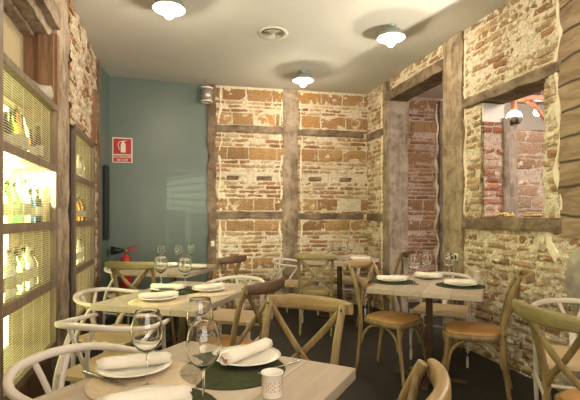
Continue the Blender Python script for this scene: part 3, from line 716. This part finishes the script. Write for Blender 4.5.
# ------------------------------------------------------------------ wishbone chair
def make_wish():
    t = thing('wishbone_chair', '', 'chair', (0, 0, 0), 0, 'white wishbone armchairs')
    for s in (-1, 1):
        m = MB(); m.tube([(s*.205, -.235, 0), (s*.210, -.225, .20), (s*.213, -.205, .42), (s*.235, -.12, .57), (s*.262, -.02, .683)], [.011, .016, .018, .015, .011], 10); m.build('rear_leg', 'white', t)
        m = MB(); m.tube([(s*.235, .205, 0), (s*.235, .205, .25), (s*.232, .20, .45)], [.010, .0155, .018], 10); m.build('front_leg', 'white', t)
    pts = [(-.245, .13), (-.262, .06), (-.266, -.02), (-.25, -.12), (-.205, -.205), (-.13, -.262), (0, -.285)]
    zs = [.686, .687, .690, .698, .712, .724, .730]
    full = [(x, y, z) for (x, y), z in zip(pts, zs)]; full += [(-x, y, z) for x, y, z in full[-2::-1]]
    m = MB(); m.tube(full, [.010, .012, .0125, .0125, .014, .0155, .016, .0155, .014, .0125, .0125, .012, .010], 12, 5, (1.15, 1.0)); m.build('arm_rail', 'white', t)
    m = MB(); m.tube([(0, -.20, .42), (0, -.235, .50), (0, -.248, .56)], .012, 8, 4, (1.9, .5), (0, 1, 0))
    for s in (-1, 1): m.tube([(s*.012, -.243, .53), (s*.035, -.262, .62), (s*.075, -.274, .722)], .0105, 8, 4, (1.2, .6), (0, 1, 0))
    m.build('splat', 'white', t)
    m = MB(); n = 24
    poly = [(-.205, -.215), (.205, -.215), (.235, .215), (-.235, .215)]
    vs = [(x, y, z-(.012 if False else 0)) for z in (.418, .446) for x, y in poly]; m.add(vs, [(3, 2, 1, 0), (0, 1, 5, 4), (1, 2, 6, 5), (2, 3, 7, 6), (3, 0, 4, 7)])
    m.add([(x, y, .446) for x, y in poly]+[(0, 0, .436)], [(0, 1, 4), (1, 2, 4), (2, 3, 4), (3, 0, 4)]); m.build('woven_seat', 'cord', t, .006)
    m = MB()
    m.tube([(-.215, -.215, .25), (-.235, .20, .25)], .010, 8, 1); m.tube([(.215, -.215, .25), (.235, .20, .25)], .010, 8, 1); m.tube([(-.235, .204, .32), (.235, .204, .32)], .010, 8, 1); m.tube([(-.21, -.22, .32), (.21, -.22, .32)], .010, 8, 1)
    m.build('stretcher', 'white', t)
    return t
wish = [
 ((-.705, 1.59), X27, 'pale grey wishbone armchair at the left side of the near table', 'mauve'),
 ((-.97, 2.41), Y16, 'white wishbone armchair between the near table and the yellow-lit middle table', None),
 ((-1.22, 3.10), X16, 'white wishbone armchair between the cabinets and the yellow-lit middle table', None),
 ((-.50, 3.66), neg(Y16), 'white wishbone armchair at the far end of the yellow-lit middle table', None),
 ((1.39, 3.94), neg(Y27), 'white wishbone armchair behind the right-hand table, facing the camera', None),
 ((.075, 5.50), X27, 'white wishbone armchair left of the back wall table', None),
 ((.86, 5.88), neg(Y27), 'white wishbone armchair behind the back wall table, almost hidden', None),
 ((1.74, 2.55), (-.35, -.93), 'white wishbone armchair against the brick wall at the right edge', None),
 ((-1.72, 4.75), X16, 'white wishbone armchair behind the yellow-lit chair near the extinguisher', None),
]
firstw = make_wish()
for i, (xy, f, lab, mt) in enumerate(wish):
    if i == 0: o = firstw; o.location = (*xy, 0); o.rotation_euler = (0, 0, facing(f)); o['label'] = lab
    else: o = dup(firstw, (*xy, 0), facing(f), lab)
    if mt:
        for pn in ('arm_rail', 'splat', 'rear_leg', 'front_leg', 'stretcher'): remat(o, pn, mt)

# ------------------------------------------------------------------ tableware
TOP = .7502
def px(u, v, z=.75):   # table-plane point seen at a photo pixel, used only to measure positions
    Y = (1.27-z)*430/(v-218); return ((u-290)/430*Y, Y)
def make_mat(m='mat'):
    b = MB(); b.lathe([(.001, 0), (.178, 0), (.180, .002), (.178, .004), (.001, .004)], 48); return b.build('round_placemat', m)
mats = [((-.195, 1.475), 'dark green round placemat right of the near wine glasses', 0), ((-.365, 1.13), 'dark green round placemat cut by the bottom edge of the photo', 0),
        ((-.46, 1.375), 'beige round placemat at the left of the near table', 1),
        ((.84, 3.51), 'dark green round placemat at the left of the right-hand table', 0), ((1.305, 3.30), 'dark green round placemat at the right of the right-hand table', 0),
        ((-.82, 2.68), 'beige round placemat at the near end of the yellow-lit middle table', 1), ((-.80, 3.05), 'dark green round placemat halfway along the yellow-lit middle table', 0),
        ((-.56, 3.02), 'beige round placemat at the right of the yellow-lit middle table', 1)]
m0 = make_mat(); m1 = make_mat('mattan'); used = [False, False]
for xy, lab, k in mats:
    src = (m0, m1)[k]
    if used[k]: o = src.copy(); C.objects.link(o)
    else: o = src; used[k] = True
    # mats that overlap a neighbour lie a hair higher
    o.location = (*xy, TOP+(.0045 if 'cut by' in lab else 0)+(.0045 if 'halfway' in lab else 0)); tag(o, lab, 'placemat', 'round placemats')
def make_plate():
    t = thing('plate', '', 'plate', group='white plates')
    b = MB(); b.lathe([(.001, .003), (.065, .003), (.070, 0), (.074, .002), (.100, .013), (.121, .019), (.122, .021), (.100, .018), (.078, .009), (.001, .007)], 48); b.build('dish', 'china', t)
    return t
def roll(L=.225, r=.0225, bread=True, seed=0):
    t = thing('rolled_napkin', '', 'napkin', group='rolled white napkins')
    m = MB(); turns = 2.6; n = 56; ns = 9; vs = []; fs = []
    for j in range(ns+1):
        y = L*(j/ns-.5)
        for i in range(n+1):
            q = i/n; an = q*turns*2*math.pi+.5; rr = .0145+(r-.0145)*q+.0015*noise.noise((j*.5, an*.8, seed))
            rr *= 1+.06*math.sin(j*.9+seed); flare = (1-q)*.004*(j-ns/2)
            vs.append((rr*math.cos(an)*1.08, y+flare, r*.93+rr*math.sin(an)*.93))
    for j in range(ns):
        for i in range(n): fs.append((j*(n+1)+i, j*(n+1)+i+1, (j+1)*(n+1)+i+1, (j+1)*(n+1)+i))
    m.add(vs, fs, True); o = m.build('cloth', 'cloth', t); md = o.modifiers.new('thickness', 'SOLIDIFY'); md.thickness = .0022; md.offset = 0
    if bread:
        m = MB(); m.tube([(0, -L*.5-.003, r*.93), (0, 0, r*.93), (0, L*.5+.003, r*.93)], .0135, 10, 2); m.build('bread_stick', 'bread', t)
    return t
# (plate xy, z, roll angle deg, label place, on mat)
settings = [((-.155, 1.56), -35, 'right of the near wine glasses', 1), ((-.525, 1.455), -72, 'at the left of the near table', 1), ((-.385, 1.145), -70, 'cut by the bottom edge of the photo', 2),
            ((.83, 3.50), 80, 'at the left of the right-hand table', 1), ((1.30, 3.28), 85, 'at the right of the right-hand table', 1), ((1.20, 3.72), 50, 'at the far side of the right-hand table', 0),
            ((-.83, 2.72), -62, 'at the near end of the yellow-lit middle table', 1), ((-.88, 3.09), 82, 'at the far left of the yellow-lit middle table', 0), ((-.575, 3.05), -50, 'at the right of the yellow-lit middle table', 1),
            ((-1.32, 4.60), 85, 'at the left of the table by the teal wall', 0), ((-.97, 4.42), 75, 'at the right of the table by the teal wall', 0),
            ((.50, 5.42), -55, 'at the left of the back wall table', 0), ((.86, 5.28), 88, 'at the right of the back wall table', 0)]
pp = make_plate(); rr0 = roll()
for i, (xy, an, where, k) in enumerate(settings):
    z = TOP+.0045*k
    plab, rlab = 'round white plate '+where, 'rolled white napkin on the plate '+where
    if i == 0:
        pp.location = (*xy, z); pp['label'] = plab; o = rr0; o['label'] = rlab
    else:
        dup(pp, (*xy, z), 0, plab); o = dup(rr0, (0, 0, 0), 0, rlab)
    o.location = (xy[0], xy[1], z+.012); o.rotation_euler = (0, 0, R(an))
    if i > 2: o.scale = (.92, .95, .85)
    if i in (1, 2): o.scale = (1, .92, .95)
def make_glass():
    t = thing('wine_glass', '', 'glass', group='stemmed wine glasses')
    out = [(.004, .108), (.012, .112), (.030, .124), (.043, .145), (.047, .168), (.045, .195), (.040, .218), (.0358, .2345), (.0354, .2357), (.0350, .236)]
    inn = [(.0346, .2357), (.0346, .2345), (.0388, .217), (.0438, .195), (.0458, .168), (.0418, .146), (.028, .1265), (.010, .116), (.001, .1145)]
    b = MB(); b.lathe([(.001, .107)]+out+inn, 28); b.build('bowl', 'glass', t)
    b = MB(); b.lathe([(.0055, .0045), (.0040, .015), (.0036, .06), (.0040, .105), (.006, .1095)], 12); b.build('stem', 'glass', t)
    b = MB(); b.lathe([(.001, 0), (.037, 0), (.038, .0015), (.034, .003), (.012, .0045), (.005, .008), (.001, .009)], 28); b.build('foot', 'glass', t)
    return t
glasses = [((-.43, 1.295), 'wine glass at the left of the three on the near table', 1), ((-.318, 1.52), 'wine glass standing farthest back of the three on the near table', 0), ((-.235, 1.17), 'wine glass nearest the camera, right of the three on the near table', 0),
           (px(414, 284), 'left wine glass on the right-hand table', 0), (px(427, 279.5), 'middle wine glass on the right-hand table', 0), (px(449, 281), 'right wine glass on the right-hand table', 0),
           (px(161, 288), 'left wine glass on the yellow-lit middle table', 0), (px(185, 292.5), 'right wine glass on the yellow-lit middle table', 1),
           (px(161, 266.5), 'left wine glass of three on the table by the teal wall', 0), (px(178.5, 266.5), 'middle wine glass of three on the table by the teal wall', 0), (px(191, 265), 'right wine glass of three on the table by the teal wall', 0),
           (px(329, 261), 'first wine glass from the left on the back wall table', 0), (px(336, 260), 'second wine glass from the left on the back wall table', 0), (px(344, 260.5), 'third wine glass from the left on the back wall table', 0), (px(351, 259.5), 'rightmost wine glass on the back wall table', 0)]
gg = make_glass()
for i, (xy, lab, k) in enumerate(glasses):
    o = gg if i == 0 else dup(gg, (0, 0, 0), 0)
    o.location = (*xy, TOP+.0048*k); o['label'] = lab; o['group'] = 'stemmed wine glasses'
# tea lights
def tealight(xy, lab, holes=True):
    t = thing('tea_light_holder', lab, 'candle holder', (*xy, TOP), 0, 'perforated white tea light holders')
    b = MB(); b.lathe([(.001, 0), (.030, 0), (.031, .002), (.031, .066), (.0335, .067), (.0335, .069), (.028, .069), (.028, .004), (.001, .004)], 32); b.build('cup', 'china', t)
    b = MB()
    if holes:
        for face in range(5):
            base = R(-97+72*face)
            for dx, dz in ((0, 0), (.006, .006), (-.006, .006), (.006, -.006), (-.006, -.006), (0, .012), (0, -.012), (.012, 0), (-.012, 0), (.012, .012), (-.012, .012), (.012, -.012), (-.012, -.012)):
                an = base+dx/.031; ax = Matrix.Rotation(an, 3, 'Z') @ Matrix.Rotation(R(90), 3, 'Y')
                b.lathe([(.0001, .0008), (.0020, .0006), (.0022, 0)], 8, (.0312*math.cos(an), .0312*math.sin(an), .033+dz), ax)
        b.build('perforation', 'orange', t)
    b = MB(); b.lathe([(.001, .005), (.020, .005), (.020, .022), (.001, .022)], 16); b.build('candle', 'cloth', t)
    return t
tl = tealight((-.052, 1.262), 'white perforated tea light holder on the near table')
dup(tl, (*px(476.5, 279), TOP), 0, 'white perforated tea light holder at the back corner of the right-hand table')
# cutlery
def fork():
    t = thing('fork', '', 'fork')
    b = MB(); b.tube([(0, -.10, .004), (0, -.03, .005), (0, .04, .008), (0, .055, .006)], [.0045, .003, .0026, .003], 8, 3, (1.3, .5)); b.build('handle', 'silver', t)
    b = MB(); b.tube([(0, .05, .006), (0, .065, .004), (0, .075, .004)], [.006, .011, .011], 8, 3, (1, .2))
    for k in (-1.5, -.5, .5, 1.5): b.tube([(k*.005, .072, .004), (k*.005, .10, .007)], .0014, 6, 1)
    b.build('tines', 'silver', t); return t
def knife():
    t = thing('knife', '', 'knife')
    b = MB(); b.tube([(0, -.11, .005), (0, -.05, .005), (0, 0, .005)], [.0055, .006, .0045], 8, 3, (1.2, .7)); b.build('handle', 'silver', t)
    b = MB(); b.prism([(-.004, 0), (.007, 0), (.010, .06), (.006, .10), (-.002, .115)], .004, .0055); b.build('blade', 'silver', t); return t
f = fork(); f.location = (-.035, 1.48, TOP+.002); f.rotation_euler = (0, 0, R(138)); tag(f, 'steel fork beside the plate, handle over the green mat of the near table', 'fork', 'cutlery')
k = knife(); a = Vector(px(85, 375)); b_ = Vector(px(126, 388)); d = b_-a; mid = (a+b_)/2
k.location = (mid.x, mid.y, TOP+.005); k.rotation_euler = (0, 0, math.atan2(-d.x, d.y)); tag(k, 'steel knife on the beige mat at the left of the near table', 'knife', 'cutlery')
k2 = dup(k, (*px(460, 285.5), TOP+.004), R(120), 'steel knife on the right green mat of the right-hand table', 'cutlery'); k2.scale = (.7, .7, .7)
